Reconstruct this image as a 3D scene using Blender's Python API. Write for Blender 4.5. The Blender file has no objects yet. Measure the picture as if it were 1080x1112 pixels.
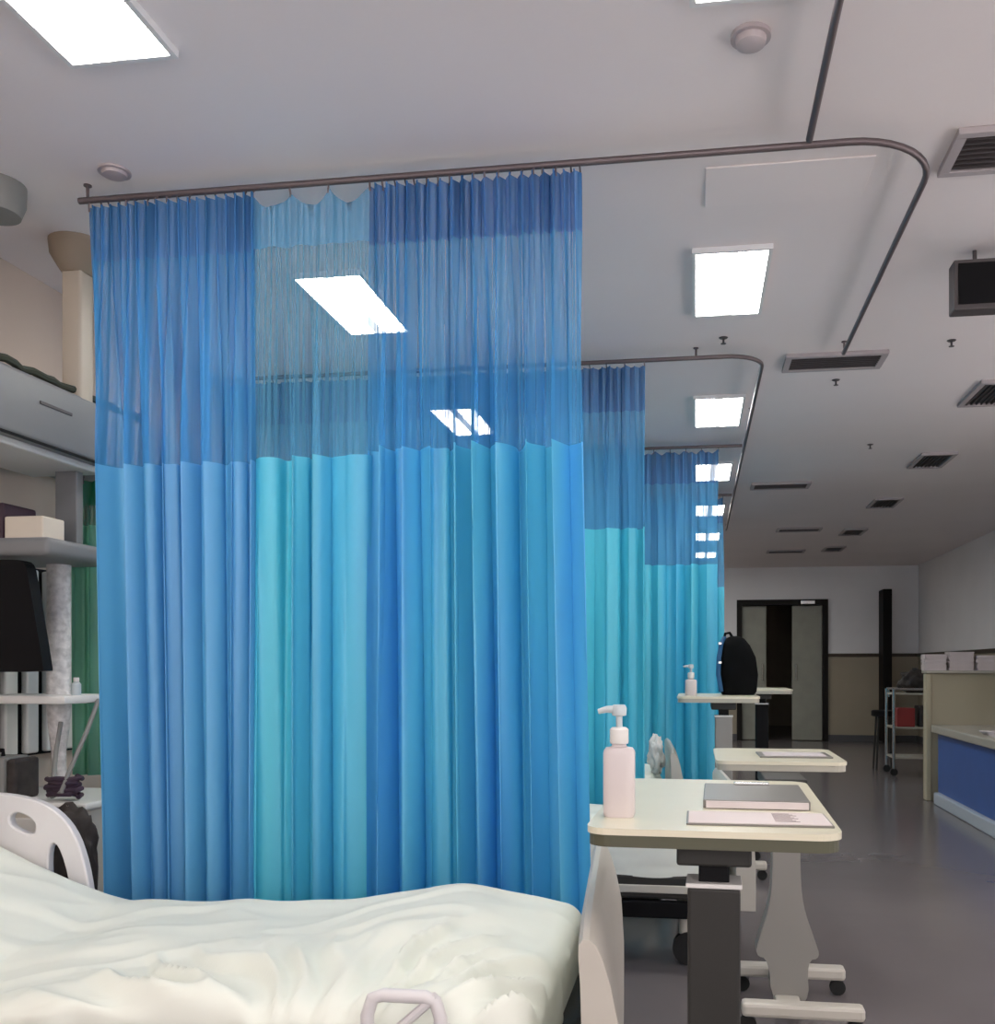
import bpy, bmesh, math, random
from mathutils import Vector, Matrix, noise
random.seed(7)
C = bpy.context.scene.collection
PI = math.pi
sin, cos = math.sin, math.cos

# ------------------------------------------------------------------ camera, world, exposure
EYE = 1.15
FPX = 1050.0
TH = math.atan(0.148)
cam_d = bpy.data.cameras.new('camera')
cam = bpy.data.objects.new('camera', cam_d)
C.objects.link(cam)
cam.location = (0, 0, EYE)
cam.rotation_euler = (PI / 2, 0, TH)
cam_d.sensor_fit = 'HORIZONTAL'
cam_d.sensor_width = 36.0
cam_d.lens = 36.0 * FPX / 1080.0
cam_d.shift_x = (540.0 - 600.0) / 1112.0 * (1112.0 / 1080.0)
cam_d.shift_y = (725.0 - 556.0) / 1080.0
cam_d.clip_start = 0.05
bpy.context.scene.camera = cam

w = bpy.data.worlds.new('world')
bpy.context.scene.world = w
w.use_nodes = True
w.node_tree.nodes['Background'].inputs[0].default_value = (1.0, 0.925, 0.925, 1)
w.node_tree.nodes['Background'].inputs[1].default_value = 3.3

vs = bpy.context.scene.view_settings
vs.view_transform = 'Standard'
vs.look = 'None'
vs.gamma = 1.0
vs.use_curve_mapping = False
vs.exposure = 0.2
LAMP = 24.0        # strength of the lit troffers

# ------------------------------------------------------------------ materials
def mat(name, col, rough=0.6, metal=0.0, spec=0.5, var=0.0, scale=6.0, bump=0.0, bscale=60.0, coat=0.0, stretch=None):
    m = bpy.data.materials.new(name)
    m.use_nodes = True
    nt = m.node_tree
    b = nt.nodes['Principled BSDF']
    b.inputs['Base Color'].default_value = (*col, 1)
    b.inputs['Roughness'].default_value = rough
    b.inputs['Metallic'].default_value = metal
    b.inputs['Specular IOR Level'].default_value = spec
    b.inputs['Coat Weight'].default_value = coat
    tc = nt.nodes.new('ShaderNodeTexCoord')
    mp = nt.nodes.new('ShaderNodeMapping')
    nt.links.new(tc.outputs['Object'], mp.inputs[0])
    if stretch: mp.inputs['Scale'].default_value = stretch
    if var > 0:
        n = nt.nodes.new('ShaderNodeTexNoise')
        n.inputs['Scale'].default_value = scale
        n.inputs['Detail'].default_value = 4
        nt.links.new(mp.outputs[0], n.inputs['Vector'])
        r = nt.nodes.new('ShaderNodeValToRGB')
        r.color_ramp.elements[0].position = 0.3
        r.color_ramp.elements[1].position = 0.7
        r.color_ramp.elements[0].color = (*[max(0, c * (1 - var)) for c in col], 1)
        r.color_ramp.elements[1].color = (*[min(1, c * (1 + var)) for c in col], 1)
        nt.links.new(n.outputs['Fac'], r.inputs[0])
        nt.links.new(r.outputs[0], b.inputs['Base Color'])
    if bump > 0:
        n2 = nt.nodes.new('ShaderNodeTexNoise')
        n2.inputs['Scale'].default_value = bscale
        nt.links.new(mp.outputs[0], n2.inputs['Vector'])
        bp = nt.nodes.new('ShaderNodeBump')
        bp.inputs['Strength'].default_value = bump
        bp.inputs['Distance'].default_value = 0.01
        nt.links.new(n2.outputs['Fac'], bp.inputs['Height'])
        nt.links.new(bp.outputs[0], b.inputs['Normal'])
    return m

def emis(name, col, s):
    m = bpy.data.materials.new(name)
    m.use_nodes = True
    nt = m.node_tree
    nt.nodes.remove(nt.nodes['Principled BSDF'])
    e = nt.nodes.new('ShaderNodeEmission')
    e.inputs[0].default_value = (*col, 1)
    e.inputs[1].default_value = s
    nt.links.new(e.outputs[0], nt.nodes['Material Output'].inputs[0])
    return m

def fabric(name, col, transl=0.36, clear=0.0, backlit_col=None):
    """cloth that lets some light through; clear > 0 makes it an open mesh"""
    m = bpy.data.materials.new(name)
    m.use_nodes = True
    nt = m.node_tree
    nt.nodes.remove(nt.nodes['Principled BSDF'])
    tc = nt.nodes.new('ShaderNodeTexCoord')
    mp = nt.nodes.new('ShaderNodeMapping')
    mp.inputs['Scale'].default_value = (3.0, 0.2, 0.15)
    nt.links.new(tc.outputs['Object'], mp.inputs[0])
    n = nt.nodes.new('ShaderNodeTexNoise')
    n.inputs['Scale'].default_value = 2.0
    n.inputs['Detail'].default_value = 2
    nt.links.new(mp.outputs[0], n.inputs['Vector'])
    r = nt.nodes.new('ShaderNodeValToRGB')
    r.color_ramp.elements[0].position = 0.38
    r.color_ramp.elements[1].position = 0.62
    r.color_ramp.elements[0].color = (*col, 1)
    r.color_ramp.elements[1].color = (*(backlit_col or [min(1, c * 1.12) for c in col]), 1)  # second tone paints in light coming through the curtain layers
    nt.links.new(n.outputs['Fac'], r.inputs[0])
    d = nt.nodes.new('ShaderNodeBsdfDiffuse')
    t = nt.nodes.new('ShaderNodeBsdfTranslucent')
    nt.links.new(r.outputs[0], d.inputs[0])
    nt.links.new(r.outputs[0], t.inputs[0])
    mx = nt.nodes.new('ShaderNodeMixShader')
    mx.inputs[0].default_value = transl
    nt.links.new(d.outputs[0], mx.inputs[1])
    nt.links.new(t.outputs[0], mx.inputs[2])
    out = mx
    if clear == 0:
        gl = nt.nodes.new('ShaderNodeBsdfGlossy'); gl.inputs['Roughness'].default_value = .5
        gl.inputs[0].default_value = (.9, .95, 1, 1)
        m3 = nt.nodes.new('ShaderNodeMixShader'); m3.inputs[0].default_value = .06
        nt.links.new(mx.outputs[0], m3.inputs[1]); nt.links.new(gl.outputs[0], m3.inputs[2])
        out = m3
    if clear > 0:
        tr = nt.nodes.new('ShaderNodeBsdfTransparent')
        m2 = nt.nodes.new('ShaderNodeMixShader')
        # gathered net: finely varying thread density across the width
        mp2 = nt.nodes.new('ShaderNodeMapping'); mp2.inputs['Scale'].default_value = (110.0, 4.0, 0.5)
        nt.links.new(tc.outputs['Object'], mp2.inputs[0])
        n2 = nt.nodes.new('ShaderNodeTexNoise'); n2.inputs['Scale'].default_value = 1.0; n2.inputs['Detail'].default_value = 2
        nt.links.new(mp2.outputs[0], n2.inputs['Vector'])
        mr = nt.nodes.new('ShaderNodeMapRange')
        mr.inputs[1].default_value = .36; mr.inputs[2].default_value = .64
        mr.inputs[3].default_value = max(0.0, clear - .24 * (1 - abs(2*clear - 1)) - .06); mr.inputs[4].default_value = min(.9, clear + .24)
        nt.links.new(n2.outputs['Fac'], mr.inputs[0])
        nt.links.new(mr.outputs[0], m2.inputs[0])
        r2 = nt.nodes.new('ShaderNodeValToRGB')
        r2.color_ramp.elements[0].position = .36; r2.color_ramp.elements[1].position = .64
        r2.color_ramp.elements[0].color = (*[c * .72 for c in col], 1)
        r2.color_ramp.elements[1].color = (*[min(1, c * 1.35) for c in col], 1)
        nt.links.new(n2.outputs['Fac'], r2.inputs[0])
        nt.links.new(r2.outputs[0], d.inputs[0]); nt.links.new(r2.outputs[0], t.inputs[0])
        nt.links.new(mx.outputs[0], m2.inputs[1])
        nt.links.new(tr.outputs[0], m2.inputs[2])
        out = m2
    nt.links.new(out.outputs[0], nt.nodes['Material Output'].inputs[0])
    return m

M = dict(
    ceiling=mat('ceiling_board', (0.83, 0.77, 0.765), 0.75, var=0.03, scale=0.8, bump=0.05, bscale=30),
    wall=mat('wall_paint', (0.82, 0.81, 0.82), 0.7, var=0.03, scale=1.5),
    wallbeige=mat('wall_beige', (0.58, 0.48, 0.40), 0.7, var=0.04, scale=1.5),
    dado=mat('dado_paint', (0.36, 0.31, 0.23), 0.6, var=0.05, scale=2),
    trim=mat('dark_trim', (0.05, 0.035, 0.02), 0.5),
    base=mat('baseboard', (0.08, 0.08, 0.085), 0.5),
    doorframe=mat('door_frame', (0.012, 0.01, 0.009), 0.6, spec=0.2),
    doorleaf=mat('door_leaf', (0.30, 0.30, 0.25), 0.5, var=0.06),
    darkleaf=mat('dark_door_leaf', (0.006, 0.005, 0.005), 0.6, spec=0.15),
    rail=mat('rail_metal', (0.16, 0.13, 0.135), 0.45, 0.6),
    lightframe=mat('light_frame', (0.75, 0.75, 0.75), 0.5),
    louvre=mat('louvre', (0.07, 0.06, 0.062), 0.5),
    ventframe=mat('vent_frame', (0.42, 0.38, 0.39), 0.6),
    plastic=mat('white_plastic', (0.72, 0.71, 0.68), 0.45, var=0.02),
    cream=mat('cream_laminate', (0.74, 0.70, 0.54), 0.28, var=0.02, scale=10),
    creamedge=mat('cream_edge', (0.46, 0.44, 0.36), 0.4),
    olive=mat('olive_edge', (0.085, 0.085, 0.05), 0.5),
    bedplastic=mat('bed_plastic', (0.55, 0.52, 0.455), 0.4, var=0.03),
    bedrail=mat('bed_rail_plastic', (0.70, 0.68, 0.68), 0.4, var=0.03),
    darkgrey=mat('dark_grey_metal', (0.034, 0.033, 0.03), 0.5, 0.1, spec=0.3),
    midgrey=mat('mid_grey_metal', (0.26, 0.25, 0.23), 0.45, 0.1),
    black=mat('black_plastic', (0.004, 0.004, 0.005), 0.6, spec=0.15),
    rubber=mat('black_rubber', (0.012, 0.012, 0.012), 0.8),
    sheet=mat('white_sheet', (0.80, 0.83, 0.745), 0.85, var=0.03, scale=3, bump=0.25, bscale=9),
    mattress=mat('mattress_cloth', (0.60, 0.60, 0.58), 0.8),
    chrome=mat('chrome', (0.6, 0.6, 0.6), 0.25, 0.9),
    pink=mat('pink_white_plastic', (0.62, 0.56, 0.555), 0.35, var=0.03),
    pumpgrey=mat('pump_grey', (0.50, 0.56, 0.58), 0.35),
    paper=mat('paper', (0.70, 0.62, 0.60), 0.7, var=0.03),
    ink=mat('printed_lines', (0.20, 0.14, 0.13), 0.7),
    board=mat('grey_board', (0.17, 0.16, 0.14), 0.35),
    beige=mat('beige_post', (0.55, 0.47, 0.37), 0.5, var=0.03),
    beigedark=mat('beige_flange', (0.30, 0.235, 0.17), 0.6),
    beamgrey=mat('pendant_grey', (0.18, 0.18, 0.185), 0.5, var=0.03),
    beamlight=mat('pendant_diffuser', (0.62, 0.62, 0.62), 0.4),
    speck=mat('speckled_column', (0.62, 0.60, 0.59), 0.5, var=0.25, scale=45),
    leafdark=mat('dark_cable', (0.03, 0.035, 0.02), 0.7),
    pinkbox=mat('pink_cream_box', (0.66, 0.58, 0.48), 0.6, var=0.04),
    maroon=mat('maroon_box', (0.045, 0.02, 0.035), 0.6),
    devgrey=mat('device_grey', (0.22, 0.22, 0.21), 0.5),
    bag=mat('dark_bag', (0.035, 0.028, 0.026), 0.7, var=0.4, scale=20, bump=0.4, bscale=25),
    bagp=mat('dark_purple_bag', (0.04, 0.02, 0.04), 0.7, var=0.3, scale=12),
    backpack=mat('black_backpack', (0.004, 0.0045, 0.005), 0.9, spec=0.1, var=0.3, scale=12, bump=0.3, bscale=30),
    bluetrim=mat('blue_trim', (0.01, 0.09, 0.22), 0.6),
    blue=mat('blue_laminate', (0.035, 0.11, 0.36), 0.35, var=0.04),
    creamscreen=mat('cream_screen', (0.42, 0.38, 0.27), 0.6, var=0.04, scale=2),
    desktop=mat('desk_top', (0.40, 0.38, 0.32), 0.35),
    kick=mat('desk_plinth', (0.46, 0.52, 0.58), 0.35),
    papers=mat('paper_white', (0.60, 0.54, 0.54), 0.7, var=0.05),
    red=mat('red_plastic', (0.25, 0.02, 0.02), 0.5),
    detector=mat('detector_plastic', (0.48, 0.42, 0.43), 0.5),
    lit=emis('lit_diffuser', (1.0, 0.995, 0.96), LAMP),
)
pm = bpy.data.materials.new('added_window_glass'); pm.use_nodes = True
_nt = pm.node_tree; _nt.nodes.remove(_nt.nodes['Principled BSDF'])
_a = _nt.nodes.new('ShaderNodeBsdfTransparent'); _g = _nt.nodes.new('ShaderNodeBsdfGlossy'); _g.inputs['Roughness'].default_value = .05
_m = _nt.nodes.new('ShaderNodeMixShader'); _m.inputs[0].default_value = .06
_nt.links.new(_a.outputs[0], _m.inputs[1]); _nt.links.new(_g.outputs[0], _m.inputs[2]); _nt.links.new(_m.outputs[0], _nt.nodes['Material Output'].inputs[0])
M['pane'] = pm
M['litdim'] = emis('lit_centre_strip', (1.0, 1.0, 0.96), 2.2)
# polished vinyl floor
fm = mat('vinyl_floor', (0.17, 0.152, 0.155), 0.20, spec=0.5, var=0.10, scale=0.9)
M['floor'] = fm

CLOTH = {
    'blue': (fabric('blue_cloth', (0.12, 0.46, 0.73), backlit_col=(0.10, 0.38, 0.70)), fabric('blue_mesh', (0.10, 0.38, 0.72), 0.5, 0.30), fabric('blue_band', (0.09, 0.28, 0.58), 0.4, 0.12)),  # band: doubled header cloth, colour also darkened for weaker light up there
    'teal': (fabric('backlit_teal_cloth', (0.08, 0.58, 0.72), backlit_col=(0.08, 0.49, 0.75)), fabric('teal_mesh', (0.15, 0.45, 0.68), 0.5, 0.62), fabric('teal_band', (0.12, 0.38, 0.64), 0.4, 0.34)),  # teal hue paints in light shining through overlapping cloth
    'azure': (fabric('azure_cloth', (0.07, 0.39, 0.80), backlit_col=(0.11, 0.56, 0.78)), fabric('azure_mesh', (0.10, 0.40, 0.72), 0.5, 0.42), fabric('azure_band', (0.08, 0.25, 0.56), 0.4, 0.15)),
    'cyan': (fabric('cyan_cloth', (0.06, 0.50, 0.74), backlit_col=(0.09, 0.60, 0.76)), fabric('cyan_mesh', (0.10, 0.36, 0.62), 0.5, 0.25), fabric('cyan_band', (0.07, 0.22, 0.46), 0.35, 0.12)),
    'green': (fabric('green_cloth', (0.16, 0.45, 0.28)), fabric('green_mesh', (0.10, 0.30, 0.2), 0.5, 0.30), fabric('green_band', (0.02, 0.20, 0.09), 0.35, 0.0)),
}

# ------------------------------------------------------------------ mesh helpers
def NB(): return bmesh.new()

def box(bm, x0, x1, y0, y1, z0, z1, bev=0.0, seg=2, mtx=None):
    vs_ = [bm.verts.new(p) for p in ((x0,y0,z0),(x1,y0,z0),(x1,y1,z0),(x0,y1,z0),(x0,y0,z1),(x1,y0,z1),(x1,y1,z1),(x0,y1,z1))]
    fs = [bm.faces.new([vs_[i] for i in f]) for f in ((3,2,1,0),(4,5,6,7),(0,1,5,4),(1,2,6,5),(2,3,7,6),(3,0,4,7))]
    if mtx is not None:
        for v in vs_: v.co = mtx @ v.co
    if bev > 0:
        es = list({e for f in fs for e in f.edges})
        bmesh.ops.bevel(bm, geom=es, offset=bev, segments=seg, affect='EDGES', profile=0.5)
    return bm

def tube(bm, pts, r, n=10, cap=True, squash=None):
    pts = [Vector(p) for p in pts]
    rings = []
    up = None
    for i, p in enumerate(pts):
        a = pts[max(0, i - 1)]; b = pts[min(len(pts) - 1, i + 1)]
        t = (b - a).normalized()
        if up is None:
            up = Vector((0, 0, 1)) if abs(t.z) < 0.9 else Vector((1, 0, 0))
        u = t.cross(up).normalized()
        v = u.cross(t).normalized()
        up = v
        rr = r[i] if isinstance(r, (list, tuple)) else r
        rings.append([bm.verts.new(p + u * cos(2*PI*k/n) * rr + v * sin(2*PI*k/n) * rr) for k in range(n)])
    for i in range(len(rings) - 1):
        for k in range(n):
            bm.faces.new((rings[i][k], rings[i][(k+1) % n], rings[i+1][(k+1) % n], rings[i+1][k]))
    if cap:
        bm.faces.new(rings[0][::-1]); bm.faces.new(rings[-1])
    return bm

def lathe(bm, prof, c, n=24):
    """prof: list of (r, z) from bottom to top"""
    rings = []
    for r, z in prof:
        rings.append([bm.verts.new((c[0] + max(r, 1e-4) * cos(2*PI*k/n), c[1] + max(r, 1e-4) * sin(2*PI*k/n), c[2] + z)) for k in range(n)])
    for i in range(len(rings) - 1):
        for k in range(n):
            bm.faces.new((rings[i][k], rings[i][(k+1) % n], rings[i+1][(k+1) % n], rings[i+1][k]))
    bm.faces.new(rings[0][::-1]); bm.faces.new(rings[-1])
    return bm

def plate(bm, outer, holes, place, d0, d1):
    """outline with holes extruded from d0 to d1; place(a, b, d) -> point"""
    loops = [outer] + list(holes)
    tmp = bmesh.new()
    es = []
    for lp in loops:
        v = [tmp.verts.new((a, b, 0)) for a, b in lp]
        es += [tmp.edges.new((v[i], v[(i+1) % len(v)])) for i in range(len(v))]
    bmesh.ops.triangle_fill(tmp, edges=es, use_beauty=True, use_dissolve=False)
    tmp.verts.ensure_lookup_table(); tmp.verts.index_update()
    co = [(v.co.x, v.co.y) for v in tmp.verts]
    tris = [[v.index for v in f.verts] for f in tmp.faces]
    tmp.free()
    A = [bm.verts.new(place(a, b, d0)) for a, b in co]
    B = [bm.verts.new(place(a, b, d1)) for a, b in co]
    for t in tris:
        bm.faces.new([A[i] for i in t]); bm.faces.new([B[i] for i in t][::-1])
    k = 0
    for lp in loops:
        n = len(lp)
        for i in range(n):
            a, b = k + i, k + (i+1) % n
            bm.faces.new((A[a], A[b], B[b], B[a]))
        k += n
    bmesh.ops.recalc_face_normals(bm, faces=bm.faces)
    return bm

def smooth_loop(pts, it=2):
    for _ in range(it):
        q = []
        for i in range(len(pts)):
            a, b = pts[i], pts[(i+1) % len(pts)]
            q.append((a[0]*.75+b[0]*.25, a[1]*.75+b[1]*.25)); q.append((a[0]*.25+b[0]*.75, a[1]*.25+b[1]*.75))
        pts = q
    return pts

def rrect(x0, x1, y0, y1, r, n=6):
    out = []
    for cx, cy, a0 in ((x1-r, y1-r, 0), (x0+r, y1-r, PI/2), (x0+r, y0+r, PI), (x1-r, y0+r, 3*PI/2)):
        for k in range(n + 1):
            a = a0 + PI/2 * k / n
            out.append((cx + r*cos(a), cy + r*sin(a)))
    return out

def obj(name, bm, m, parent=None, smooth=False, autos=True):
    me = bpy.data.meshes.new(name)
    bmesh.ops.recalc_face_normals(bm, faces=bm.faces)
    bm.to_mesh(me); bm.free()
    me.materials.append(M[m] if isinstance(m, str) else m)
    if smooth:
        me.polygons.foreach_set('use_smooth', [True] * len(me.polygons))
        if autos:
            try: me.set_sharp_from_angle(angle=math.radians(40))
            except Exception: pass
    o = bpy.data.objects.new(name, me)
    C.objects.link(o)
    if parent: o.parent = parent
    return o

def tag(o, label, cat, group=None, kind=None):
    o['label'] = label; o['category'] = cat
    if group: o['group'] = group
    if kind: o['kind'] = kind
    return o

def thing(name, label, cat, loc=(0, 0, 0), rz=0.0, group=None):
    o = bpy.data.objects.new(name, None)
    C.objects.link(o)
    o.empty_display_size = 0.05
    o.location = loc; o.rotation_euler = (0, 0, rz)
    return tag(o, label, cat, group)

def dup(root, loc, rz=0.0, label=None, group=None):
    r = root.copy(); C.objects.link(r)
    r.location = loc; r.rotation_euler = (0, 0, rz)
    if label: r['label'] = label
    if group: r['group'] = group
    for ch in list(root.children):
        c = ch.copy(); C.objects.link(c); c.parent = r
        for g in ch.children:
            d = g.copy(); C.objects.link(d); d.parent = c
    return r

def struct(name, bm, m, parent=None):
    o = obj(name, bm, m, parent)
    if not parent: o['kind'] = 'structure'
    return o

# ------------------------------------------------------------------ room shell
XL, XR, YB, YF = -2.65, 3.4, -1.6, 15.6
ZC = EYE + 1.58          # ceiling
b = NB(); box(b, XL-.1, XR+.1, YB-.1, YF+4.2, -0.1, 0); struct('floor', b, 'floor')
b = NB(); box(b, XL-.1, XR+.1, YB-.1, YF+.1, ZC, ZC+.1); struct('ceiling', b, 'ceiling')
b = NB(); box(b, XL-.1, XL, YB, YF, 0, ZC); struct('wall_left', b, 'wallbeige')
W0, W1 = .75, 2.66           # sill and head of the unseen windows, added to light the ceiling
W2 = 1.95
RY0, RY1 = -1.3, 6.0
b = NB(); box(b, XR, XR+.1, YB, YF, 0, W0); box(b, XR, XR+.1, YB, YF, W2, ZC); box(b, XR, XR+.1, YB, RY0, W0, W2); box(b, XR, XR+.1, RY1, YF, W0, W2)
struct('wall_right', b, 'wall')
b = NB(); box(b, XL, XR, YB-.1, YB, 0, W0); box(b, XL, XR, YB-.1, YB, W1, ZC); box(b, XL, -2.5, YB-.1, YB, W0, W1); box(b, 3.25, XR, YB-.1, YB, W0, W1)
struct('wall_near', b, 'wall')
def added_window(name, a0, a1, n, place, W1=W1):  # frames and panes of the added out-of-view windows
    b = NB()
    for k in range(n + 1):
        c = a0 + (a1 - a0) * k / n
        c = min(max(c, a0 + .025), a1 - .025)
        place(b, c-.025, c+.025, W0, W1, .02, .08)
    place(b, a0, a1, W0, W0+.05, .02, .08); place(b, a0, a1, W1-.05, W1, .02, .08)
    o = struct(name, b, 'lightframe')
    for k in range(n):
        b = NB(); c0 = a0 + (a1-a0)*k/n; c1 = a0 + (a1-a0)*(k+1)/n
        place(b, c0+.03, c1-.03, W0+.05, W1-.05, .047, .053)
        obj('pane', b, 'pane', o)
added_window('added_window_1', -2.5, 3.25, 5, lambda b, a, c, z0, z1, d0, d1: box(b, a, c, YB-d1, YB-d0, z0, z1))
added_window('added_window_2', RY0, RY1, 6, lambda b, a, c, z0, z1, d0, d1: box(b, XR+d0, XR+d1, a, c, z0, z1), W2)
DX0, DX1, DH = .72, 1.96, 2.13
b = NB()
box(b, XL, DX0, YF, YF+.12, 1.34, ZC); box(b, DX1, XR, YF, YF+.12, 1.34, ZC); box(b, DX0, DX1, YF, YF+.12, DH, ZC)
struct('wall_far', b, 'wall')
b = NB()
box(b, XL, DX0, YF-.012, YF+.12, 0, 1.34); box(b, DX1, XR, YF-.012, YF+.12, 0, 1.34)
struct('trim_1', b, 'dado')
b = NB()
box(b, XL, DX0-.08, YF-.035, YF-.012, 1.32, 1.37, .005); box(b, DX1+.08, XR, YF-.035, YF-.012, 1.32, 1.37, .005)
struct('trim_2', b, 'trim')
b = NB(); box(b, XR-.012, XR, 6.2, YF-.035, 0, 1.34); struct('trim_3', b, 'dado')
b = NB(); box(b, XR-.035, XR-.012, 6.2, YF-.035, 1.32, 1.37, .005); struct('trim_4', b, 'trim')
b = NB()
box(b, XL, DX0-.08, YF-.03, YF-.012, 0, .1); box(b, DX1+.08, XR-.012, YF-.03, YF-.012, 0, .1)
struct('baseboard_far', b, 'base')
b = NB(); box(b, XL, XL+.015, YB, YF-.03, 0, .1); struct('baseboard_left', b, 'base')
b = NB(); box(b, XR-.03, XR-.012, 6.2, YF-.03, 0, .1); struct('baseboard_right', b, 'base')
# unlit passage behind the double door
b = NB()
box(b, .3, .4, YF+.12, YF+4.1, 0, 2.5); box(b, 2.4, 2.5, YF+.12, YF+4.1, 0, 2.5)
box(b, .3, 2.5, YF+4.1, YF+4.2, 0, 2.5); box(b, .3, 2.5, YF+.12, YF+4.2, 2.5, 2.6)
struct('wall_passage', b, 'dado')
# double door
b = NB()
box(b, DX0-.08, DX0, YF-.05, YF+.12, 0, DH); box(b, DX1, DX1+.08, YF-.05, YF+.12, 0, DH); box(b, DX0-.08, DX1+.08, YF-.05, YF+.12, DH, DH+.09)
d1 = struct('door_1', b, 'doorframe')
for x0, x1, hxl in ((DX0, 1.10, 1.04), (1.50, DX1, 1.56)):
    b = NB(); box(b, x0, x1, YF+.04, YF+.08, .01, DH-.005, .004)
    lf = obj('door_leaf', b, 'doorleaf', d1)
    b = NB(); tube(b, [(hxl, YF+.045, .95), (hxl, YF-.005, .95), (hxl, YF-.005, 1.2), (hxl, YF+.045, 1.2)], .012, 8)
    obj('door_handle', b, 'chrome', lf)
b = NB(); box(b, 1.62, 1.84, YF-.085, YF-.05, DH+.01, DH+.07, .01); obj('door_closer', b, 'chrome', d1)
# narrow dark door leaf standing open against the far wall
b = NB(); box(b, 2.80, 2.93, 15.2, 15.56, .02, 2.34, .008)
d2 = struct('door_2', b, 'darkleaf')
b = NB(); tube(b, [(2.87, 15.2, .72), (2.87, 15.14, .72), (2.87, 15.14, .80), (2.87, 15.2, .80)], .02, 8)
obj('door_handle', b, 'chrome', d2)

# ------------------------------------------------------------------ ceiling lights
def make_light():
    t = thing('ceiling_light', 'x', 'ceiling light')
    W, L = .27, .65
    b = NB()
    box(b, -W/2-.015, W/2+.015, -L/2-.015, -L/2, -.02, 0); box(b, -W/2-.015, W/2+.015, L/2, L/2+.015, -.02, 0)
    box(b, -W/2-.015, -W/2, -L/2, L/2, -.02, 0); box(b, W/2, W/2+.015, -L/2, L/2, -.02, 0)
    obj('frame', b, 'lightframe', t)
    b = NB(); box(b, -.022, .022, -L/2, L/2, -.015, -.003); obj('centre_strip', b, 'litdim', t)
    for s in (-1, 1):
        b = NB()
        x0, x1 = (-W/2, -.022) if s < 0 else (.022, W/2)
        box(b, x0, x1, -L/2, L/2, -.014, -.002)
        obj('diffuser', b, 'lit', t)
    return t
L0 = make_light()
left_lab = ['lit ceiling panel in the top left corner, in front of the curtains', 'lit ceiling panel seen through the sheer top of the nearest curtain',
            'lit ceiling panel glimpsed faintly through two curtain tops, left of centre']
right_lab = [None, 'largest lit ceiling panel right of the curtains, inside the nearest rail loop', 'second largest lit ceiling panel right of the curtains, inside the second rail loop',
             'lit ceiling panel partly behind the third curtain top', 'lit ceiling panel just below and beyond the one behind the third curtain top', 'tiny lit ceiling panel beside the curtain edge, last but one of the row', 'added farthest ceiling panel of the right row, brightening the far end']
first = True
for i in range(7):
    yc = [1.97, 4.02, 6.02, 7.86, 9.76, 11.7, 13.6][i]  # last pair is added to brighten the far wall
    for side, xc in ((0, -1.46), (1, .135)):
        if side == 0:
            lab = left_lab[i] if i < 3 else 'ceiling panel light above the far beds, hidden behind the curtains'
            grp = 'ceiling panel lights' if i < 3 else 'ceiling panel lights over far beds'
        else:
            lab = right_lab[i] or 'lit ceiling panel directly overhead beyond the top edge of the photo'
            grp = 'ceiling panel lights'
        if first:
            L0.location = (xc, yc, ZC); L0['label'] = lab; L0['group'] = grp; first = False
        else:
            dup(L0, (xc, yc, ZC), 0, lab, grp)

# ------------------------------------------------------------------ ceiling vents, detectors
def make_vent():
    t = thing('ceiling_vent', 'x', 'ceiling vent')
    W, L = .44, .20
    b = NB()
    box(b, -W/2-.03, W/2+.03, -L/2-.03, -L/2, -.02, 0, .003); box(b, -W/2-.03, W/2+.03, L/2, L/2+.03, -.02, 0, .003)
    box(b, -W/2-.03, -W/2, -L/2, L/2, -.02, 0); box(b, W/2, W/2+.03, -L/2, L/2, -.02, 0)
    obj('frame', b, 'ventframe', t)
    b = NB()
    box(b, -W/2, W/2, -L/2, L/2, -.004, -.001)
    for k in range(7):
        y = -L/2 + .015 + k * (L-.03) / 6
        box(b, -W/2, W/2, y-.004, y+.004, -.016, -.004)
    obj('grille', b, 'louvre', t)
    return t
V0 = make_vent()
vents = [((1.01, 3.10), 0, 'dark slatted ceiling vent at the right edge beside the rail corner'),
         ((.70, 5.12), 0, 'slatted ceiling vent at the far end of the nearest rail loop'),
         ((.72, 8.55), 0, 'thin dark ceiling vent in the middle distance, left row beyond the second rail loop'),
         ((1.16, 11.3), 0, 'small ceiling vent above the far double door'),
         ((1.20, 13.4), 0, 'faint farthest ceiling vent above the double door'),
         ((1.68, 5.85), PI/2, 'dark square ceiling vent cut by the right edge'),
         ((1.77, 7.68), PI/2, 'dark slanted ceiling vent right of centre, second in the right-hand row'),
         ((1.78, 9.60), PI/2, 'dark ceiling vent third in the right-hand row'),
         ((1.80, 11.6), PI/2, 'small dark ceiling vent fourth in the right-hand row'),
         ((1.80, 13.2), PI/2, 'tiny ceiling vent last in the right-hand row')]
for i, ((x, y), rz, lab) in enumerate(vents):
    if i == 0: V0.location = (x, y, ZC); V0['label'] = lab; V0['group'] = 'ceiling vents'
    else: dup(V0, (x, y, ZC), rz, lab, 'ceiling vents')

b = NB()
box(b, -.26, .26, -.13, .13, -.006, 0, .002)
hp = obj('access_panel', b, 'ceiling'); hp.location = (.29, 3.22, ZC)
tag(hp, 'faint flat access panel in the ceiling under the rail corner', 'access panel')

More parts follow.
